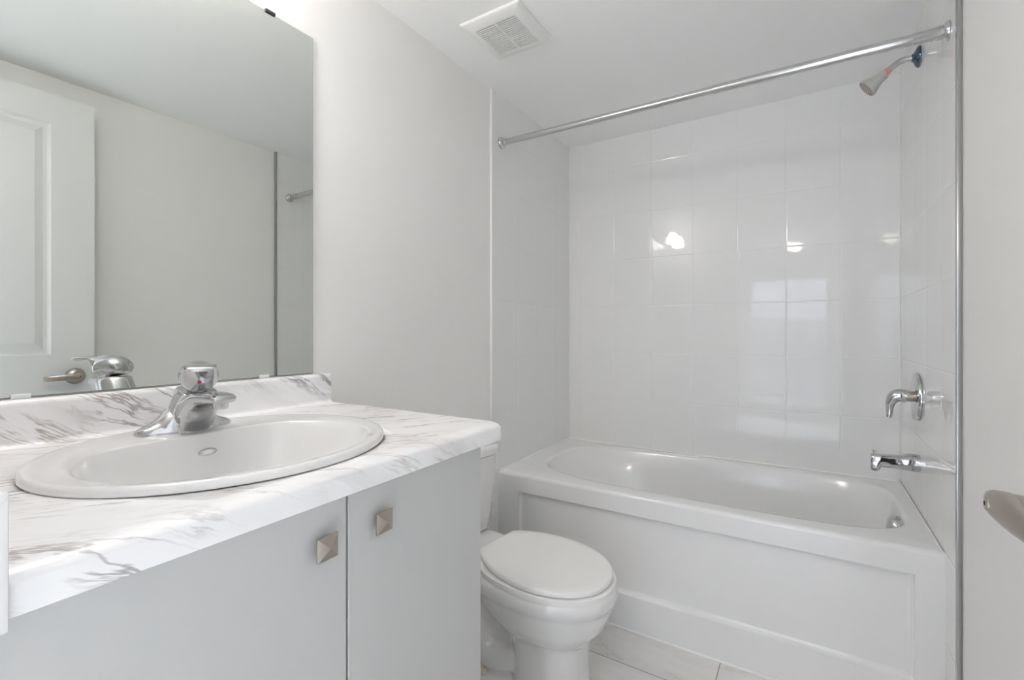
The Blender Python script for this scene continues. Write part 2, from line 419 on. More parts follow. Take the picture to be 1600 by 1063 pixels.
# ------------------------------------------------------------------ bathroom door, opened against the right wall
def door():
    x0, x1, y0, y1, z0, z1 = 1.427, 1.462, 0.022, 0.767, 0.012, 2.129
    b = B()
    ys = [y0, y0 + 0.13, y1 - 0.138, y1]; zs = [z0, 0.24, 0.86, 1.063, 2.012, z1]
    for xx, sgn in ((x0, 1), (x1, -1)):
        grid = [[b.verts.new((xx, y, z)) for z in zs] for y in ys]
        for i in range(3):
            for j in range(5):
                if i == 1 and j in (1, 3): continue
                b.faces.new((grid[i][j], grid[i+1][j], grid[i+1][j+1], grid[i][j+1]))
        for j in (1, 3):                      # moulded panels: groove, then a raised field
            def pr(g, dx): return [(xx + sgn*dx, yy, zz) for yy, zz in ((ys[1] + g, zs[j] + g), (ys[2] - g, zs[j] + g), (ys[2] - g, zs[j+1] - g), (ys[1] + g, zs[j+1] - g))]
            loft(b, [pr(0, 0), pr(0.004, 0.005), pr(0.010, 0.009), pr(0.022, 0.0095), pr(0.048, 0.002), pr(0.050, 0.002)], cap0=False)
    bmesh.ops.remove_doubles(b, verts=b.verts, dist=1e-5)
    def strip(p):
        vs = [b.verts.new(q) for q in p]; b.faces.new(vs)
    strip([(x0,y1,z0),(x1,y1,z0),(x1,y1,z1),(x0,y1,z1)]); strip([(x0,y0,z0),(x1,y0,z0),(x1,y0,z1),(x0,y0,z1)])
    strip([(x0,y0,z1),(x1,y0,z1),(x1,y1,z1),(x0,y1,z1)]); strip([(x0,y0,z0),(x1,y0,z0),(x1,y1,z0),(x0,y1,z0)])
    bmesh.ops.remove_doubles(b, verts=b.verts, dist=1e-5)
    d = struct('door_1', b, M['white_paint'], smooth_=False)
    hy, hz = 0.703, 0.972
    b = B()
    lathe(b, (x0, hy, hz), (-1, 0, 0), [(0.034, 0), (0.034, 0.004), (0.031, 0.009), (0.018, 0.012), (0.0155, 0.014), (0.0130, 0.030), (0.0135, 0.042), (0.012, 0.058)])
    P = [(-0.0160, 0.0, 0.0050, 0.0080, 0.052), (-0.0150, 0.0, 0.0090, 0.0105, 0.051), (-0.0110, 0.0, 0.0130, 0.0120, 0.0503), (0.000, 0.0, 0.0155, 0.0125, 0.050), (0.014, 0.0, 0.0155, 0.0122, 0.050), (0.032, -0.001, 0.0142, 0.0100, 0.051), (0.055, -0.002, 0.0128, 0.0075, 0.051), (0.08, -0.003, 0.0120, 0.006, 0.048), (0.100, -0.003, 0.0115, 0.0055, 0.042), (0.105, -0.003, 0.010, 0.0045, 0.040)]
    rings = []
    for (s, dz, hv, hh, ox) in P:
        rings.append([(x0 - ox + sup(2*PI*k/20, hh, hv, 3)[0], hy - s, hz + dz + sup(2*PI*k/20, hh, hv, 3)[1]) for k in range(20)])
    loft(b, rings)
    h = obj('door_handle', b, M['nickel'], d); h['label'] = 'brushed nickel lever handle'
    b = B(); lathe(b, (x0 - 0.0622, hy, hz), (-1, 0, 0), [(0.0075, -0.001), (0.0075, 0.001), (0.006, 0.0016)], 24); obj('privacy_button', b, M['nickel'], h)
    b = B(); lathe(b, (x0 - 0.0638, hy, hz), (-1, 0, 0), [(0.0024, -0.0006), (0.0024, 0.0004)], 16); obj('keyhole', b, M['dark'], h)
    b = B()
    for zc in (0.25, 1.07, 1.93): lathe(b, (x1 + 0.004, y0 - 0.004, zc), (0, 0, 1), [(0.006, -0.045), (0.006, 0.045)], 12)
    obj('hinge', b, M['nickel'], d)
door()

# ------------------------------------------------------------------ wall mirror
mr = thing('wall_mirror', 'large frameless mirror on the wall above the marble counter', 'mirror', (0.0, 0.465, 1.042))
b = B(); box(b, 0.0005, 0.0058, 0.095, 0.8365, 1.0405, 1.995); obj('mirror_back', b, M['mirror_edge'], mr, smooth_=False)
b = B(); box(b, 0.0058, 0.0062, 0.0955, 0.836, 1.041, 1.9945); obj('mirror_glass', b, M['mirror'], mr, smooth_=False)
for yy in (0.247, 0.693):
    b = B(); box(b, 0.0005, 0.010, yy - 0.013, yy + 0.013, 1.0375, 1.046, 0.001); o = obj('clip', b, M['clear_clip'], mr); o['label'] = 'clear plastic bottom clip'
    b = B(); box(b, 0.0005, 0.010, yy - 0.013 + 0.017, yy + 0.013 + 0.017, 1.991, 2.0, 0.001); o = obj('clip', b, M['dark_clip'], mr); o['label'] = 'dark top clip'

# ------------------------------------------------------------------ vanity light over the mirror
LZ = -0.035
vl = thing('vanity_light', 'chrome bar light with two frosted shades above the mirror', 'wall light', (0.0, 0.47, 2.11))
b = B(); box(b, 0.0, 0.022, 0.12, 0.50, 2.095 + LZ, 2.155 + LZ, 0.008, 3); obj('back_plate', b, M['chrome'], vl)
for yy in (0.20, 0.42):
    b = B(); tube(b, [(0.02, yy, 2.125 + LZ), (0.07, yy, 2.135 + LZ), (0.095, yy, 2.15 + LZ), (0.10, yy, 2.14 + LZ)], 0.008, 12, 6); a = obj('lamp_arm', b, M['chrome'], vl)
    b = B(); lathe(b, (0.10, yy, 2.145 + LZ), (0, 0, -1), [(0.016, 0), (0.024, 0.006), (0.036, 0.03), (0.048, 0.06), (0.054, 0.09), (0.052, 0.095), (0.03, 0.085), (0.001, 0.08)]); obj('lamp_shade', b, M['shade'], vl)

# ------------------------------------------------------------------ vanity cabinet
CY0, CY1 = 0.092, 0.822
def flare(b):            # the front is slightly out of square with the wall
    for v in b.verts:
        if v.co.x > 0.5: v.co.x += 0.014*(0.886 - v.co.y)/0.8
vc = thing('vanity_cabinet', 'white slab door vanity cabinet under the marble counter', 'cabinet', (0.30, 0.457, 0.0))
b = B()
box(b, 0.002, 0.586, CY0, CY0 + 0.016, 0.0, 0.9105)
box(b, 0.002, 0.586, CY1 - 0.016, CY1, 0.0, 0.9105)
box(b, 0.002, 0.586, CY0 + 0.016, CY1 - 0.016, 0.10, 0.116)
box(b, 0.002, 0.012, CY0 + 0.016, CY1 - 0.016, 0.116, 0.9105)
box(b, 0.56, 0.586, CY0 + 0.016, CY1 - 0.016, 0.89, 0.9105)
box(b, 0.568, 0.586, 0.455, 0.487, 0.116, 0.89)
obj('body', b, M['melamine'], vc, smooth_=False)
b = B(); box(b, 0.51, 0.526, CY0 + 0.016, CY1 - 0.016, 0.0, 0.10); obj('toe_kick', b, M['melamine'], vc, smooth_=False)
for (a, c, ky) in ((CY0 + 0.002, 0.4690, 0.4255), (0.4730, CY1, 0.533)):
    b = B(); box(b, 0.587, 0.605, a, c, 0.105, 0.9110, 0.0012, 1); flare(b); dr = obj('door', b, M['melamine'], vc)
    b = B()
    kz, r = 0.852, 0.0170
    lathe(b, (0.605, ky, kz), (1, 0, 0), [(0.009, 0), (0.009, 0.010)], 4)
    box(b, 0.605, 0.6165, ky - 0.0085, ky + 0.0085, kz - 0.0085, kz + 0.0085, 0.001)
    ring = lambda q, x: [(x, ky + sy*q, kz + sz*q) for sy, sz in ((1,1),(-1,1),(-1,-1),(1,-1))]
    loft(b, [ring(r - 0.001, 0.616), ring(r, 0.617), ring(r, 0.6195), ring(r - 0.0012, 0.6202), ring(0.0003, 0.6255)])
    flare(b); k = obj('knob', b, M['nickel'], dr, angle=15); k['label'] = 'square pyramid brushed nickel knob'

# ------------------------------------------------------------------ marble laminate counter
CT, CB = 0.9535, 0.912
KY0, KY1 = 0.090, 0.886
SC, SHX, SHY = (0.340, 0.443), 0.248, 0.266       # sink centre and half sizes
def counter():
    prof = [(0.0005, 1.037)]
    for k in range(7):
        a = PI/2 - k/6*PI/2; prof.append((0.010 + 0.011*math.cos(a), 1.026 + 0.011*math.sin(a)))
    prof += [(0.021, 0.985)]
    for k in range(6):
        a = PI + k/5*PI/2; prof.append((0.031 + 0.010*math.cos(a), CT + 0.010 + 0.010*math.sin(a)))
    prof += [(0.10, CT), (0.30, CT), (0.48, CT)]
    for k in range(9):
        a = PI/2 - k/8*PI/2; prof.append((0.585 + 0.030*math.cos(a), CT - 0.0125 + 0.0125*math.sin(a)))
    prof += [(0.6155, 0.930), (0.6160, 0.920), (0.6150, 0.914), (0.611, CB), (0.58, CB), (0.0005, CB)]
    acc = [0.0]
    for p, q in zip(prof[:-1], prof[1:]): acc.append(acc[-1] + math.dist(p, q))
    b = B(); uv = b.loops.layers.uv.new('UVMap')
    ys = [KY0 + (KY1 - KY0)*k/12 for k in range(13)]
    R = [[b.verts.new((x, y, z)) for x, z in prof] for y in ys]
    n = len(prof)
    for i in range(12):
        for j in range(n):
            jj = (j + 1) % n
            f = b.faces.new((R[i][j], R[i+1][j], R[i+1][jj], R[i][jj]))
            for lp, (yy, s) in zip(f.loops, ((ys[i], acc[j]), (ys[i+1], acc[j]), (ys[i+1], acc[jj] if jj else acc[j] + 0.1), (ys[i], acc[jj] if jj else acc[j] + 0.1))):
                lp[uv].uv = (yy, s)
    for ring, yy in ((R[0], ys[0]), (R[-1], ys[-1])):
        f = b.faces.new(ring)
        for lp in f.loops: lp[uv].uv = (yy + 0.05 - (lp.vert.co.z - CT), lp.vert.co.x)
    flare(b)
    o = obj('countertop', b, M['marble'], None, angle=35, origin=(0.3, 0.467, CB))
    # cut the sink opening
    c = B(); ring = lambda z: [(SC[0] + (SHX-0.011)*math.cos(2*PI*k/72), SC[1] + (SHY-0.011)*math.sin(2*PI*k/72), z) for k in range(72)]
    loft(c, [ring(0.88), ring(1.0)])
    co = obj('cutter', c, M['marble'])
    md = o.modifiers.new('cut', 'BOOLEAN'); md.operation = 'DIFFERENCE'; md.object = co; md.solver = 'EXACT'
    dg = bpy.context.evaluated_depsgraph_get(); dg.update()
    me = bpy.data.meshes.new_from_object(o.evaluated_get(dg))
    o.modifiers.clear(); o.data = me
    bpy.data.objects.remove(co)
    tag(o, 'white counter with grey brown marble veins and rolled front edge', 'countertop')
    b = B(); uv = b.loops.layers.uv.new('UVMap')
    box(b, 0.022, 0.618, KY0, 0.109, CT + 0.0005, 1.023, 0.003)
    box(b, 0.6165, 0.622, KY0, 0.1105, 0.905, 1.0235, 0.0025)
    for f in b.faces:
        for lp in f.loops: lp[uv].uv = (lp.vert.co.x * 0.9 + lp.vert.co.y + 0.62, lp.vert.co.z * 0.5 + 0.1)
    flare(b)
    obj('side_splash', b, M['marble'], o)
    return o
counter()

# ------------------------------------------------------------------ drop-in sink
def sink():
    zt = CT
    N = 96
    cx, cy = SC
    def ell(k, s, dx=0.0):
        a = 2*PI*k/N
        return (cx + (SHX - s)*math.cos(a), cy + (SHY - s)*math.sin(a))
    # D-shaped bowl mouth: a straight back edge in front of the faucet, an ellipse elsewhere
    bx, by = cx + 0.035, cy
    def dshape(k, xb, hxf, hy, sc=1.0):
        a = 2*PI*k/N; c, s = math.cos(a), math.sin(a)
        r1 = 1/math.sqrt((c/hxf)**2 + (s/hy)**2)
        if c < -1e-6:
            r2 = (bx - xb)/(-c)
            p = 22.0
            r = (r1**-p + r2**-p)**(-1/p)
        else: r = r1
        return (bx + r*c*sc, by + r*s*sc)
    rings = []
    def E(s, z): rings.append([(*ell(k, s), z) for k in range(N)])
    E(0.0105, zt + 0.0004); E(0.003, zt + 0.0006); E(0.0005, zt + 0.0012); E(0.000, zt + 0.003); E(0.0005, zt + 0.0085); E(0.0025, zt + 0.0122); E(0.006, zt + 0.0135); E(0.012, zt + 0.0130)
    E(0.022, zt + 0.0118)
    XB, HF, HY = cx - 0.112, SHX - 0.035 - 0.024, SHY - 0.046
    def D(xb, hf, hy, z): rings.append([(*dshape(k, xb, hf, hy), z) for k in range(N)])
    D(XB - 0.004, HF + 0.003, HY + 0.005, zt + 0.0110)
    D(XB - 0.001, HF + 0.0005, HY + 0.0015, zt + 0.0100)
    D(XB, HF - 0.001, HY - 0.001, zt + 0.0080)
    D(XB + 0.003, HF - 0.004, HY - 0.008, zt - 0.004)
    D(XB + 0.012, HF - 0.010, HY - 0.026, zt - 0.034)
    D(XB + 0.026, HF - 0.022, HY - 0.056, zt - 0.082)
    D(XB + 0.036, HF - 0.038, HY - 0.086, zt - 0.120)
    D(XB + 0.050, HF - 0.062, HY - 0.120, zt - 0.142)
    D(XB + 0.085, HF - 0.110, HY - 0.165, zt - 0.150)
    rings.append([(bx + 0.020*math.cos(2*PI*k/N), by + 0.020*math.sin(2*PI*k/N), zt - 0.155) for k in range(N)])
    b = B(); loft(b, rings, cap0=False, cap1=True)
    sk = obj('sink', b, M['porcelain'], None, angle=80, origin=(cx, cy, zt))
    tag(sk, 'white oval porcelain drop in sink set into the marble counter', 'sink')
    b = B(); lathe(b, (bx, by, zt - 0.155), (0, 0, 1), [(0.021, 0.0), (0.021, 0.003), (0.016, 0.004), (0.015, 0.001), (0.001, 0.0015)]); obj('drain', b, M['chrome'], sk)
    # oval overflow badge on the back slope of the bowl
    c = Vector((cx - 0.112 + 0.0085, 0.450, zt - 0.024)); nrm = Vector((0.97, 0, 0.24)).normalized()
    u = Vector((0, 1, 0)); v = nrm.cross(u)
    def oval(a, h, d): return [c + nrm*d + u*a*math.cos(2*PI*k/40) + v*h*math.sin(2*PI*k/40) for k in range(40)]
    b = B(); loft(b, [oval(0.0170, 0.0072, -0.003), oval(0.0170, 0.0072, 0.0012), oval(0.0158, 0.0061, 0.0016), oval(0.0150, 0.0054, 0.0006)], cap1=True)
    rg = obj('overflow_ring', b, M['rod'], sk)
    b = B(); loft(b, [oval(0.0100, 0.0038, 0.0005), oval(0.0100, 0.0038, 0.0016), oval(0.0088, 0.0030, 0.002)])
    obj('overflow_plate', b, M['clear_clip'], rg)
sink()

# ------------------------------------------------------------------ basin faucet
def faucet():
    fy, fz = 0.446, CT + 0.0112
    fc = thing('basin_faucet', 'chrome single lever faucet on the back of the sink', 'faucet', (0.165, fy, fz))
    # base with wings
    b = B(); rings = []
    for (s, hx, h, ox) in ((-0.082, 0.006, 0.006, 0.158), (-0.080, 0.014, 0.010, 0.158), (-0.072, 0.021, 0.014, 0.158), (-0.056, 0.025, 0.021, 0.159), (-0.044, 0.028, 0.030, 0.160), (-0.032, 0.032, 0.046, 0.162), (0.032, 0.032, 0.046, 0.162), (0.044, 0.028, 0.030, 0.160), (0.056, 0.025, 0.021, 0.159), (0.072, 0.021, 0.014, 0.158), (0.080, 0.014, 0.010, 0.158), (0.082, 0.006, 0.006, 0.158)):
        r = [(ox - hx, fy + s, fz), (ox - hx, fy + s, fz + 0.004)]
        for k in range(9):
            a = PI - k/8*PI
            r.append((ox + hx*0.98*math.cos(a), fy + s, fz + 0.004 + (h - 0.004)*math.sin(a)**0.8))
        r += [(ox + hx, fy + s, fz + 0.004), (ox + hx, fy + s, fz)]
        rings.append(r)
    loft(b, rings); obj('base', b, M['chrome'], fc, angle=50)
    # column leaning forward
    b = B(); rings = []
    for (z, cx, hx, hy, t) in ((0.0, 0.166, 0.0395, 0.0335, 0.0), (0.020, 0.168, 0.038, 0.0335, 0.0), (0.045, 0.178, 0.036, 0.0335, 0.02), (0.060, 0.188, 0.0345, 0.0330, 0.15), (0.074, 0.200, 0.0335, 0.0325, 0.26), (0.0805, 0.205, 0.0330, 0.0320, 0.28), (0.0815, 0.206, 0.0305, 0.0300, 0.28)):
        rings.append([(cx + x, fy + y, fz + z - t*x) for x, y in (sup(2*PI*k/36, hx, hy, 2.3) for k in range(36))])
    loft(b, rings); obj('column', b, M['chrome'], fc, angle=60)
    # spout
    b = B(); rings = []
    for (x, hw, z0, z1, e) in ((0.1700, 0.0280, 0.0100, 0.0700, 2.6), (0.1950, 0.0325, 0.0040, 0.0780, 2.8), (0.2060, 0.0325, 0.0020, 0.0750, 3.0), (0.2160, 0.0315, 0.0200, 0.0770, 3.0), (0.2280, 0.0300, 0.0400, 0.0795, 3.0), (0.2440, 0.0280, 0.0520, 0.0805, 3.0), (0.2634, 0.0260, 0.0570, 0.0810, 3.2), (0.2836, 0.0240, 0.0610, 0.0805, 3.4), (0.3004, 0.0220, 0.0625, 0.0790, 3.4), (0.3080, 0.0205, 0.0632, 0.0775, 3.2), (0.3109, 0.0175, 0.0650, 0.0755, 3.0)):
        rings.append([(x, fy + sup(2*PI*k/32, hw, 1, e)[0], fz + (z0 + z1)/2 + sup(2*PI*k/32, 1, (z1 - z0)/2, e)[1]) for k in range(32)])
    loft(b, rings); obj('spout', b, M['chrome'], fc, angle=60)
    b = B(); lathe(b, (0.293, fy, fz + 0.0645), (0, 0, -1), [(0.0128, -0.002), (0.0128, 0.0105), (0.0116, 0.012), (0.0104, 0.012), (0.0098, 0.009)]); obj('aerator', b, M['chrome'], fc)
    # handle, its lever turned towards the door
    c = Vector((0.207, fy + 0.002, fz)); al = math.radians(-22); d = Vector((math.cos(al), math.sin(al), 0)); w = Vector((-math.sin(al), math.cos(al), 0))
    b = B(); rings = []
    for (s, hw, z0, z1, e) in ((-0.0345, 0.0077, 0.0945, 0.1090, 2.0), (-0.0320, 0.0163, 0.0925, 0.1170, 2.0), (-0.0240, 0.0254, 0.0905, 0.1265, 2.0), (-0.0100, 0.0317, 0.0865, 0.1350, 2.0), (0.0040, 0.0328, 0.0830, 0.1375, 2.0), (0.0160, 0.0322, 0.0795, 0.1380, 2.0), (0.0250, 0.0307, 0.0775, 0.1378, 2.0), (0.0310, 0.0293, 0.0805, 0.1375, 2.0), (0.0350, 0.0283, 0.0980, 0.1370, 2.0), (0.0400, 0.0274, 0.1180, 0.1345, 2.8), (0.0500, 0.0264, 0.1255, 0.1340, 3.0), (0.0700, 0.0248, 0.1275, 0.1340, 3.0), (0.0900, 0.0230, 0.1270, 0.1330, 3.0), (0.1000, 0.0206, 0.1245, 0.1305, 3.0), (0.1035, 0.0154, 0.1230, 0.1280, 3.0)):
        rings.append([c + d*s + w*sup(2*PI*k/32, hw, 1, e)[0] + Vector((0, 0, (z0 + z1)/2 + sup(2*PI*k/32, 1, (z1 - z0)/2, e)[1])) for k in range(32)])
    loft(b, rings); hd = obj('handle', b, M['chrome'], fc, angle=60)
    b = B(); lathe(b, c + d*0.0350 + Vector((0, 0, 0.0985)), d, [(0.0034, -0.003), (0.0034, 0.0016), (0.0026, 0.0022)], 20); o = obj('temperature_dot', b, M['red'], hd); o['label'] = 'red hot water dot'
    b = B(); lathe(b, (0.2045, fy - 0.017, fz + 0.017), (1, -0.4, 0), [(0.0042, -0.004), (0.0042, 0.0012), (0.003, 0.0016)], 20); obj('screw_cap', b, M['rod'], fc)
faucet()

# ------------------------------------------------------------------ toilet
def toilet():
    T0 = Vector((0.008, 1.405, 0.0)); ROT = math.radians(-6.5)
    Rm = Matrix.Rotation(ROT, 3, 'Z')
    tl = thing('toilet', 'white two piece toilet with closed lid between vanity and bathtub', 'toilet', tuple(T0))
    tl.rotation_euler = (0, 0, ROT)
    ORIGIN[tl.name] = Vector((0, 0, 0))          # parts are built in the toilet's own frame
    def egg(z, xb, xf, hw, n=44, cf=0.46, eb=2.6, ef=2.15, tilt=0.0):
        cx = xb + (xf - xb)*cf; out = []
        for k in range(n):
            a = 2*PI*k/n
            if math.cos(a) >= 0: x, y = sup(a, xf - cx, hw, ef)
            else: x, y = sup(a, cx - xb, hw, eb)
            out.append((cx + x, y, z + tilt*(cx + x - 0.27)))
        return out
    b = B()
    loft(b, [egg(0.386, 0.21, 0.705, 0.176), egg(0.382, 0.205, 0.712, 0.183), egg(0.372, 0.20, 0.716, 0.186), egg(0.352, 0.20, 0.716, 0.186), egg(0.342, 0.205, 0.711, 0.182), egg(0.332, 0.215, 0.703, 0.176),
             egg(0.300, 0.24, 0.693, 0.166), egg(0.262, 0.285, 0.676, 0.152), egg(0.232, 0.33, 0.652, 0.134), egg(0.214, 0.36, 0.630, 0.118), egg(0.202, 0.375, 0.617, 0.108, ef=2.6), egg(0.10, 0.385, 0.612, 0.104, ef=2.8), egg(0.03, 0.385, 0.616, 0.106, ef=2.8), egg(0.0, 0.38, 0.620, 0.109, ef=2.8)])
    # rear deck under the tank
    rr = lambda z, cx, hx, hy, r: [(x, y, z) for x, y in rrect(cx, 0, hx, hy, r)]
    loft(b, [rr(0.31, 0.17, 0.09, 0.085, 0.04), rr(0.34, 0.165, 0.125, 0.11, 0.05), rr(0.385, 0.165, 0.135, 0.12, 0.05), rr(0.392, 0.165, 0.130, 0.115, 0.045)])
    # trapway and foot
    tube(b, [(0.46, 0, 0.20), (0.36, 0, 0.13), (0.29, 0, 0.15), (0.235, 0, 0.235), (0.185, 0, 0.25), (0.15, 0, 0.19), (0.14, 0, 0.09), (0.14, 0, 0.01)], [0.075, 0.072, 0.068, 0.064, 0.064, 0.064, 0.066, 0.07], 28, 6)
    for q in (-1, 1): tube(b, [(0.44, q*0.045, 0.15), (0.37, q*0.062, 0.095), (0.30, q*0.068, 0.085), (0.24, q*0.066, 0.13), (0.20, q*0.06, 0.20)], [0.035, 0.045, 0.046, 0.042, 0.035], 20, 6)
    loft(b, [rr(0.0, 0.30, 0.24, 0.128, 0.09), rr(0.022, 0.30, 0.238, 0.126, 0.09), rr(0.034, 0.30, 0.225, 0.112, 0.085), rr(0.05, 0.30, 0.20, 0.08, 0.07)])
    bw = obj('bowl', b, M['porcelain'], tl)
    md = bw.modifiers.new('fuse', 'REMESH'); md.mode = 'VOXEL'; md.voxel_size = 0.0055; md.use_smooth_shade = True
    md = bw.modifiers.new('soften', 'SMOOTH'); md.factor = 0.5; md.iterations = 8
    # seat ring and lid
    TI = -0.030
    def slab(z0, z1, xb, xf, hw, r, dome=0.0):
        b = B()
        R = [egg(z0, xb + r, xf - r, hw - r, tilt=TI), egg(z0 + 0.001, xb + r*0.3, xf - r*0.3, hw - r*0.3, tilt=TI), egg((z0+z1)/2, xb, xf, hw, tilt=TI), egg(z1 - r*0.3, xb, xf, hw, tilt=TI), egg(z1 - r*0.1, xb + r*0.4, xf - r*0.4, hw - r*0.4, tilt=TI), egg(z1, xb + r, xf - r, hw - r, tilt=TI), egg(z1 + dome*0.7, xb + 0.06, xf - 0.06, hw - 0.06, tilt=TI), egg(z1 + dome, xb + 0.12, xf - 0.12, hw - 0.12, tilt=TI)]
        loft(b, R); return b
    obj('seat', slab(0.3895, 0.4095, 0.262, 0.707, 0.181, 0.006), M['seat_plastic'], tl, angle=60)
    # lid outline: straight hinge edge with cut corners
    def lid_ring(z, g):
        out = []
        for (x, y, zz) in egg(z, 0.262 + g, 0.702 - g, 0.177 - g, 88, 0.50, 2.0, 2.1, TI):
            lim = 0.098 - g*0.6 + max(0.0, (x - 0.268 - g))*0.95
            xx = max(x, 0.268 + g)
            s = math.copysign(min(abs(y), lim), y)
            out.append((xx, s, z + TI*(xx - 0.27)))
        return out
    def lid_outline(z, g, n=22):
        # back edge, then each side
        pts = [(0.268 + g, -0.092), (0.268 + g, 0.092), (0.276 + g, 0.100)]
        side = [(0.315, 0.128), (0.36, 0.151), (0.41, 0.167), (0.46, 0.1745), (0.51, 0.174), (0.56, 0.164), (0.605, 0.146), (0.645, 0.118), (0.675, 0.082), (0.693, 0.042), (0.699, 0.0)]
        pos = catmull([(0.276 + g, 0.100, 0)] + [(x, y, 0) for x, y in side], 4)
        far = [(p.x, p.y) for p in pos]
        near = [(x, -y) for x, y in reversed(far[:-1])]
        loop = [(0.268 + g, -0.060), (0.268 + g, 0.0), (0.268 + g, 0.060), (0.2685 + g, 0.088)] + far + near + [(0.2685 + g, -0.088)]
        cx = 0.48
        out = []
        for x, y in loop:
            d = math.hypot(x - cx, y); k = 1 - g/d if x > 0.27 + g else 1.0
            X = cx + (x - cx)*k if x > 0.30 else x
            out.append((X, y*(1 - g/max(d, 0.1)), z + TI*(X - 0.27)))
        return out
    b = B()
    loft(b, [lid_outline(0.4128, 0.006), lid_outline(0.4135, 0.002), lid_outline(0.4165, 0.0), lid_outline(0.4250, 0.0), lid_outline(0.4290, 0.002), lid_outline(0.4308, 0.006), lid_outline(0.4315, 0.03), lid_outline(0.4318, 0.08)])
    obj('lid', b, M['seat_plastic'], tl, angle=60)
    for s in (-1, 1):
        b = B(); tube(b, [(0.268, s*0.050, 0.417), (0.268, s*0.088, 0.417)], 0.008, 16, 1); box(b, 0.256, 0.278, s*0.070 - 0.014, s*0.070 + 0.014, 0.388, 0.412, 0.004); obj('hinge', b, M['seat_plastic'], tl)
        b = B(); lathe(b, (0.305, s*0.102, 0.026), (0, 0, 1), [(0.014, 0), (0.014, 0.012), (0.012, 0.019), (0.006, 0.0235), (0.001, 0.024)], 24); o = obj('bolt_cap', b, M['cap_beige'], tl); o['label'] = 'beige floor bolt cap'
    # tank: tapers to the bottom
    def tr(z, x0, x1, hy, r): return [(x, y, z) for x, y in rrect((x0 + x1)/2, 0, (x1 - x0)/2, hy, r, 8)]
    b = B(); loft(b, [tr(0.393, 0.03, 0.128, 0.130, 0.045), tr(0.40, 0.022, 0.136, 0.140, 0.05), tr(0.45, 0.016, 0.144, 0.148, 0.06), tr(0.60, 0.012, 0.154, 0.162, 0.065), tr(0.684, 0.010, 0.158, 0.168, 0.065)])
    obj('tank', b, M['porcelain'], tl, angle=50)
    b = B(); loft(b, [tr(0.6865, 0.008, 0.160, 0.171, 0.066), tr(0.689, 0.004, 0.166, 0.176, 0.068), tr(0.708, 0.003, 0.168, 0.178, 0.070), tr(0.718, 0.006, 0.164, 0.174, 0.066), tr(0.722, 0.016, 0.154, 0.164, 0.06)])
    obj('tank_lid', b, M['porcelain'], tl, angle=50)
    b = B(); lathe(b, (0.154, -0.09, 0.65), (1, 0, 0), [(0.011, 0), (0.011, 0.008), (0.006, 0.010), (0.006, 0.016)], 20); tube(b, [(0.169, -0.09, 0.65), (0.172, -0.06, 0.648), (0.171, -0.025, 0.643)], [0.006, 0.0055, 0.007], 12, 6)
    obj('flush_lever', b, M['chrome'], tl)
toilet()

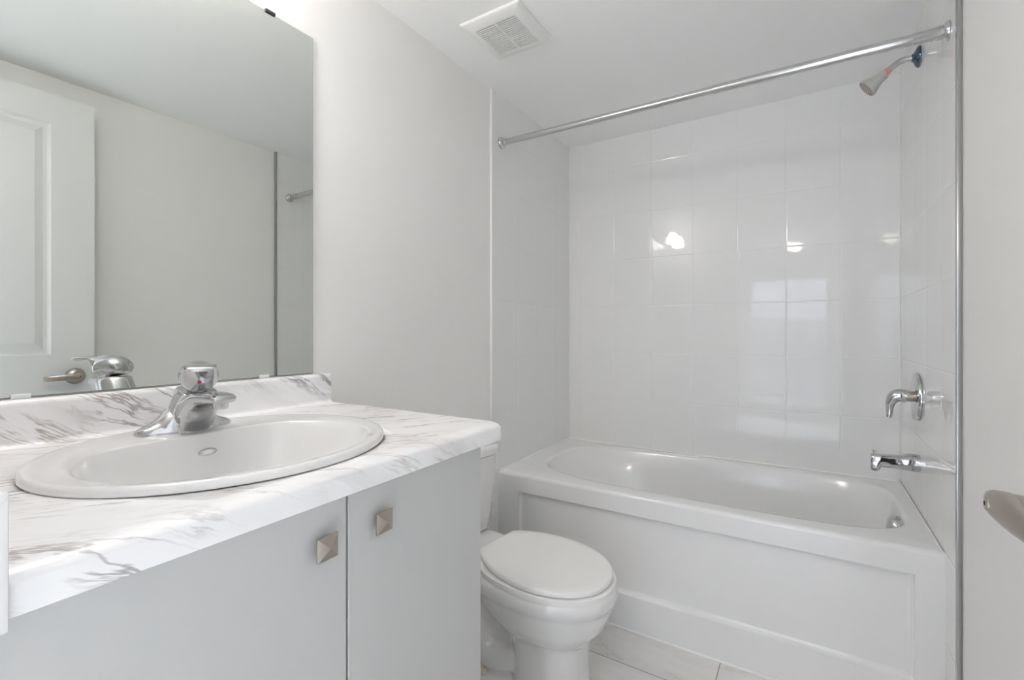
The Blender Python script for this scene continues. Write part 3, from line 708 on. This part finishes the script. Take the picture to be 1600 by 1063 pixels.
# ------------------------------------------------------------------ bathtub
def bathtub():
    x0, x1, y0, y1, zr = TL, TR, 1.786, DD - 0.0003, 0.527
    tb = thing('bathtub', 'white alcove bathtub with recessed apron panel in the tiled corner', 'bathtub', (0.77, 2.165, 0.0))
    N = 120
    ocx, ocy = 0.797, 2.183
    def so(k, hx, hy, e, dx=0.0, dy=0.0):
        e = e*1.32 if math.cos(2*PI*k/N) > 0 else e*0.96       # squarer at the tap end
        x, y = sup(2*PI*k/N, hx, hy, e); return ocx + dx + x, ocy + dy + y
    # rectangle boundary by projecting the same angles outward
    def rect(k, inset, z, r=0.0):
        a = 2*PI*k/N; x, y = so(k, 0.689, 0.322, 3.4)
        dx, dy = math.cos(a)*0.689, math.sin(a)*0.322
        X0, X1, Y0, Y1 = x0 + inset*0, x1 - inset*0, y0 + inset, y1
        ts = []
        if dx > 1e-9: ts.append((X1 - ocx)/dx)
        if dx < -1e-9: ts.append((X0 - ocx)/dx)
        if dy > 1e-9: ts.append((Y1 - ocy)/dy)
        if dy < -1e-9: ts.append((Y0 - ocy)/dy)
        t = min(ts); return (ocx + dx*t, ocy + dy*t, z)
    ang = [math.atan2(math.sin(2*PI*k/N)*0.322, math.cos(2*PI*k/N)*0.689) for k in range(N)]
    corner = {}
    for X in (x0, x1):
        for Y in (y0, y1):
            t = math.atan2(Y - ocy, X - ocx)
            corner[min(range(N), key=lambda k: abs(math.remainder(ang[k] - t, 2*PI)))] = (X, Y)
    rect0 = rect
    def rect(k, inset, z):
        if k in corner: return (corner[k][0], corner[k][1] + (inset if corner[k][1] == y0 else 0), z)
        return rect0(k, inset, z)
    rings = []
    for q in range(0, 6):
        a = q/5*PI/2
        rings.append([rect(k, 0.014*(1 - math.cos(a)), zr - 0.014 + 0.014*math.sin(a)) for k in range(N)])
    def O(hx, hy, e, z, dx=0.0, dy=0.0): rings.append([(*so(k, hx, hy, e, dx, dy), z) for k in range(N)])
    O(0.700, 0.334, 3.4, zr + 0.0005); O(0.690, 0.325, 3.4, zr); O(0.684, 0.319, 3.4, zr - 0.004); O(0.680, 0.315, 3.4, zr - 0.013)
    prof = [(0.05, 0.666, 0.304, 0.010), (0.12, 0.640, 0.291, 0.028), (0.20, 0.600, 0.277, 0.057), (0.27, 0.552, 0.264, 0.092), (0.33, 0.495, 0.250, 0.132), (0.355, 0.46, 0.236, 0.135), (0.368, 0.40, 0.21, 0.16), (0.374, 0.30, 0.16, 0.18)]
    for dz, hx, hy, dx in prof: O(hx, hy, 3.0, zr - dz, dx)
    rings.append([(*so(k, 0.1, 0.06, 2.0, 0.2), zr - 0.376) for k in range(N)])
    b = B(); loft(b, rings, cap0=False, cap1=True)
    obj('basin', b, M['acrylic'], tb, angle=70)
    # apron with a recessed panel
    b = B()
    xs = [x0, 0.114, 1.466, x1]; zs = [0.0, 0.134, 0.450, zr - 0.0139]
    G = [[b.verts.new((x, y0, z)) for z in zs] for x in xs]
    for i in range(3):
        for j in range(3):
            f = b.faces.new((G[i][j], G[i+1][j], G[i+1][j+1], G[i][j+1]))
            if i == 1 and j == 1: pan = f
    for th, dp in ((0.002, 0.006), (0.003, 0.008), (0.006, 0.006), (0.012, 0.002)):
        bmesh.ops.inset_region(b, faces=[pan], thickness=th, depth=0.0)
        bmesh.ops.translate(b, vec=(0, dp, 0), verts=pan.verts)
    for xa in (x0, x1):
        vs = [b.verts.new(p) for p in ((xa, y0, 0), (xa, y0 + 0.03, 0), (xa, y0 + 0.03, zr - 0.0139), (xa, y0, zr - 0.0139))]; b.faces.new(vs)
    bmesh.ops.remove_doubles(b, verts=b.verts, dist=1e-5)
    obj('apron', b, M['acrylic'], tb, smooth_=False)
    # caulk line along the floor
    b = B(); tube(b, [(x0, y0 - 0.001, 0.002), (x1, y0 - 0.001, 0.002)], 0.005, 10, 1); o = obj('floor_caulk', b, M['caulk'], tb)
    b = B(); tube(b, [(x0 + 0.0045, y0 + 0.004, zr), (x0 + 0.0045, y1 - 0.0045, zr + 0.002), ], 0.0055, 10, 1); tube(b, [(x0 + 0.004, y1 - 0.0045, zr + 0.002), (x1 - 0.004, y1 - 0.0045, zr + 0.002)], 0.0045, 10, 1); tube(b, [(x1 - 0.0045, y1 - 0.0045, zr + 0.002), (x1 - 0.0045, y0 + 0.004, zr)], 0.0045, 10, 1)
    obj('rim_caulk', b, M['caulk'], tb)
    b = B(); lathe(b, (1.466, 2.12, 0.472), (-1, 0, 0.12), [(0.038, -0.02), (0.038, 0.006), (0.036, 0.015), (0.030, 0.022), (0.020, 0.027), (0.010, 0.0285), (0.001, 0.029)]); o = obj('overflow_plate', b, M['chrome'], tb)
bathtub()

# ------------------------------------------------------------------ shower rod
def rod():
    A, Bp = Vector((TL, 1.807, 2.025)), Vector((TR, 1.740, 1.988)); d = (Bp - A).normalized(); L = (Bp - A).length
    r = thing('shower_rod', 'chrome shower curtain rod spanning the alcove above the bathtub', 'shower rod', tuple((A + Bp)/2))
    b = B(); lathe(b, A, d, [(0.0135, 0.004), (0.0135, L*0.72)], 28); obj('inner_tube', b, M['rod'], r)
    b = B(); lathe(b, A, d, [(0.0150, L*0.60), (0.0152, L*0.601), (0.0152, L - 0.075)], 28); obj('outer_tube', b, M['rod'], r)
    b = B(); lathe(b, A, d, [(0.0155, L - 0.078), (0.0165, L - 0.077), (0.0165, L - 0.01)], 28); obj('end_sleeve', b, M['rod'], r)
    for p, q in ((A, d), (Bp, -d)):
        n = Vector((1 if q.x > 0 else -1, 0, 0))
        b = B(); lathe(b, p, n, [(0.026, 0), (0.026, 0.006), (0.024, 0.010), (0.019, 0.013), (0.0185, 0.026), (0.0165, 0.028)], 36); obj('flange', b, M['chrome'], r)
rod()

# ------------------------------------------------------------------ shower head
def shower():
    s = thing('showerhead', 'small grey shower head on a bent arm below the rod end', 'shower head', (TR, 2.145, 2.118))
    fl = Vector((TR, 2.145, 2.118))
    b = B(); lathe(b, fl, (-1, 0, 0), [(0.036, 0.001), (0.036, 0.003), (0.033, 0.008), (0.020, 0.015), (0.0135, 0.018), (0.0125, 0.022)]); o = obj('flange', b, M['blue'], s); o['label'] = 'dark blue film covered flange'
    b = B(); tube(b, [(TR - 0.004, 2.145, 2.118), (TR - 0.035, 2.145, 2.119), (TR - 0.055, 2.145, 2.115), (TR - 0.075, 2.145, 2.102), (1.437, 2.145, 2.086)], 0.0105, 18, 8); obj('shower_arm', b, M['rod'], s)
    p = Vector((1.4455, 2.145, 2.0925)); d = Vector((-0.79, 0, -0.62)).normalized()
    b = B(); lathe(b, p, d, [(0.0113, -0.002), (0.0117, 0.0), (0.0117, 0.008), (0.0113, 0.009)], 20); o = obj('tape_band', b, M['pink'], s); o['label'] = 'pink thread tape'
    b = B(); lathe(b, p, d, [(0.010, 0.008), (0.013, 0.012), (0.018, 0.013), (0.0185, 0.020), (0.0190, 0.034), (0.0235, 0.048), (0.0305, 0.064), (0.034, 0.074), (0.0335, 0.079), (0.0312, 0.080), (0.0305, 0.0782)], 36); hd = obj('head', b, M['head_grey'], s)
    b = B(); lathe(b, p, d, [(0.0304, 0.0765), (0.0304, 0.079), (0.029, 0.0795)], 36); fc = obj('spray_face', b, M['head_face'], s); fc['label'] = 'brown perforated spray face'
    u, v, dd = frame_to(d); b = B()
    for rr, n in ((0.0, 1), (0.009, 6), (0.017, 12), (0.024, 16)):
        for k in range(n):
            a = 2*PI*k/n; c = p + dd*0.0795 + (u*math.cos(a) + v*math.sin(a))*rr
            lathe(b, c, dd, [(0.0019, -0.001), (0.0019, 0.0012), (0.001, 0.0016)], 8)
    o = obj('nozzle_rows', b, M['nozzle'], fc)
shower()

# ------------------------------------------------------------------ shower valve
def valve():
    c = Vector((TR, 2.172, 0.928))
    v = thing('shower_valve', 'round chrome shower valve with a drooping lever above the tub spout', 'tap', tuple(c))
    b = B(); lathe(b, c, (-1, 0, 0), [(0.083, 0.001), (0.083, 0.005), (0.080, 0.010), (0.066, 0.013), (0.030, 0.015), (0.018, 0.0155)], 56); obj('escutcheon', b, M['chrome'], v)
    b = B(); lathe(b, c, (-1, 0, 0), [(0.0185, 0.012), (0.0185, 0.037)], 24); obj('stem', b, M['nickel'], v)
    b = B(); x = lambda q: TR - q
    tube(b, [(x(0.034), c.y, c.z), (x(0.052), c.y, c.z + 0.001), (x(0.066), c.y, c.z - 0.006), (x(0.076), c.y, c.z - 0.024), (x(0.0795), c.y, c.z - 0.048), (x(0.080), c.y, c.z - 0.070), (x(0.082), c.y, c.z - 0.080)], [0.0245, 0.024, 0.0215, 0.016, 0.0115, 0.0092, 0.0078], 24, 8)
    obj('lever', b, M['chrome'], v)
valve()

# ------------------------------------------------------------------ tub spout
def tub_spout():
    y, z = 2.145, 0.700
    s = thing('tub_spout', 'chrome tub spout with pull up diverter below the shower valve', 'tap', (TR, y, z))
    b = B(); rings = []
    for (q, hw, z0, z1, e) in ((0.0, 0.029, -0.031, 0.029, 2.0), (0.030, 0.029, -0.031, 0.029, 2.1), (0.038, 0.028, -0.030, 0.026, 2.2), (0.050, 0.0265, -0.028, 0.021, 2.6), (0.085, 0.025, -0.027, 0.018, 3.2), (0.108, 0.0245, -0.028, 0.017, 3.6), (0.112, 0.0245, -0.038, 0.017, 4.0), (0.120, 0.024, -0.044, 0.0165, 4.0), (0.132, 0.0235, -0.044, 0.016, 4.0), (0.137, 0.021, -0.041, 0.013, 3.6)):
        rings.append([(TR - q, y + sup(2*PI*k/32, hw, 1, e)[0], z + (z0 + z1)/2 + sup(2*PI*k/32, 1, (z1 - z0)/2, e)[1]) for k in range(32)])
    loft(b, rings); obj('spout', b, M['chrome'], s, angle=35)
    b = B(); lathe(b, (TR - 0.126, y, z + 0.015), (0, 0, 1), [(0.004, 0), (0.004, 0.008), (0.0065, 0.012), (0.0065, 0.0145), (0.004, 0.0155)], 20); obj('diverter', b, M['chrome'], s)
tub_spout()

# ------------------------------------------------------------------ exhaust fan grille
def vent():
    xa, xb, ya, yb = 0.160, 0.402, 1.312, 1.560
    v = thing('exhaust_fan_grille', 'square white slotted fan grille on the ceiling over the toilet', 'vent', ((xa + xb)/2, (ya + yb)/2, H))
    cx, cy, hx, hy = (xa + xb)/2, (ya + yb)/2, (xb - xa)/2, (yb - ya)/2
    ix, iy = 0.083, 0.084
    def ring(ax, ay, z): return [(cx + sx*ax, cy + sy*ay, z) for sx, sy in ((1,1),(-1,1),(-1,-1),(1,-1))]
    b = B(); loft(b, [ring(hx, hy, H - 0.0005), ring(hx, hy, H - 0.006), ring(hx - 0.003, hy - 0.003, H - 0.009), ring(ix + 0.012, iy + 0.012, H - 0.017), ring(ix, iy, H - 0.018), ring(ix, iy, H - 0.006)], cap0=False, cap1=False)
    obj('frame', b, M['vent_white'], v, angle=20)
    b = B(); box(b, cx - ix, cx + ix, cy - iy, cy + iy, H - 0.006, H - 0.003); obj('shade_sheet', b, M['vent_shade'], v, smooth_=False)  # dark sheet, the shade behind the slats put into its colour
    n = 17; p = 2*iy/n
    for k in range(n + 1):
        yc = cy - iy + k*p
        a, c = max(yc - p*0.30, cy - iy), min(yc + p*0.30, cy + iy)
        b = B(); box(b, cx - ix, cx + ix, a, c, H - 0.0175, H - 0.0150); obj('slat', b, M['vent_white'], v, smooth_=False)
    b = B(); box(b, cx - 0.0025, cx + 0.0025, cy - iy, cy + iy, H - 0.0182, H - 0.0150); obj('centre_rib', b, M['vent_white'], v, smooth_=False)
vent()
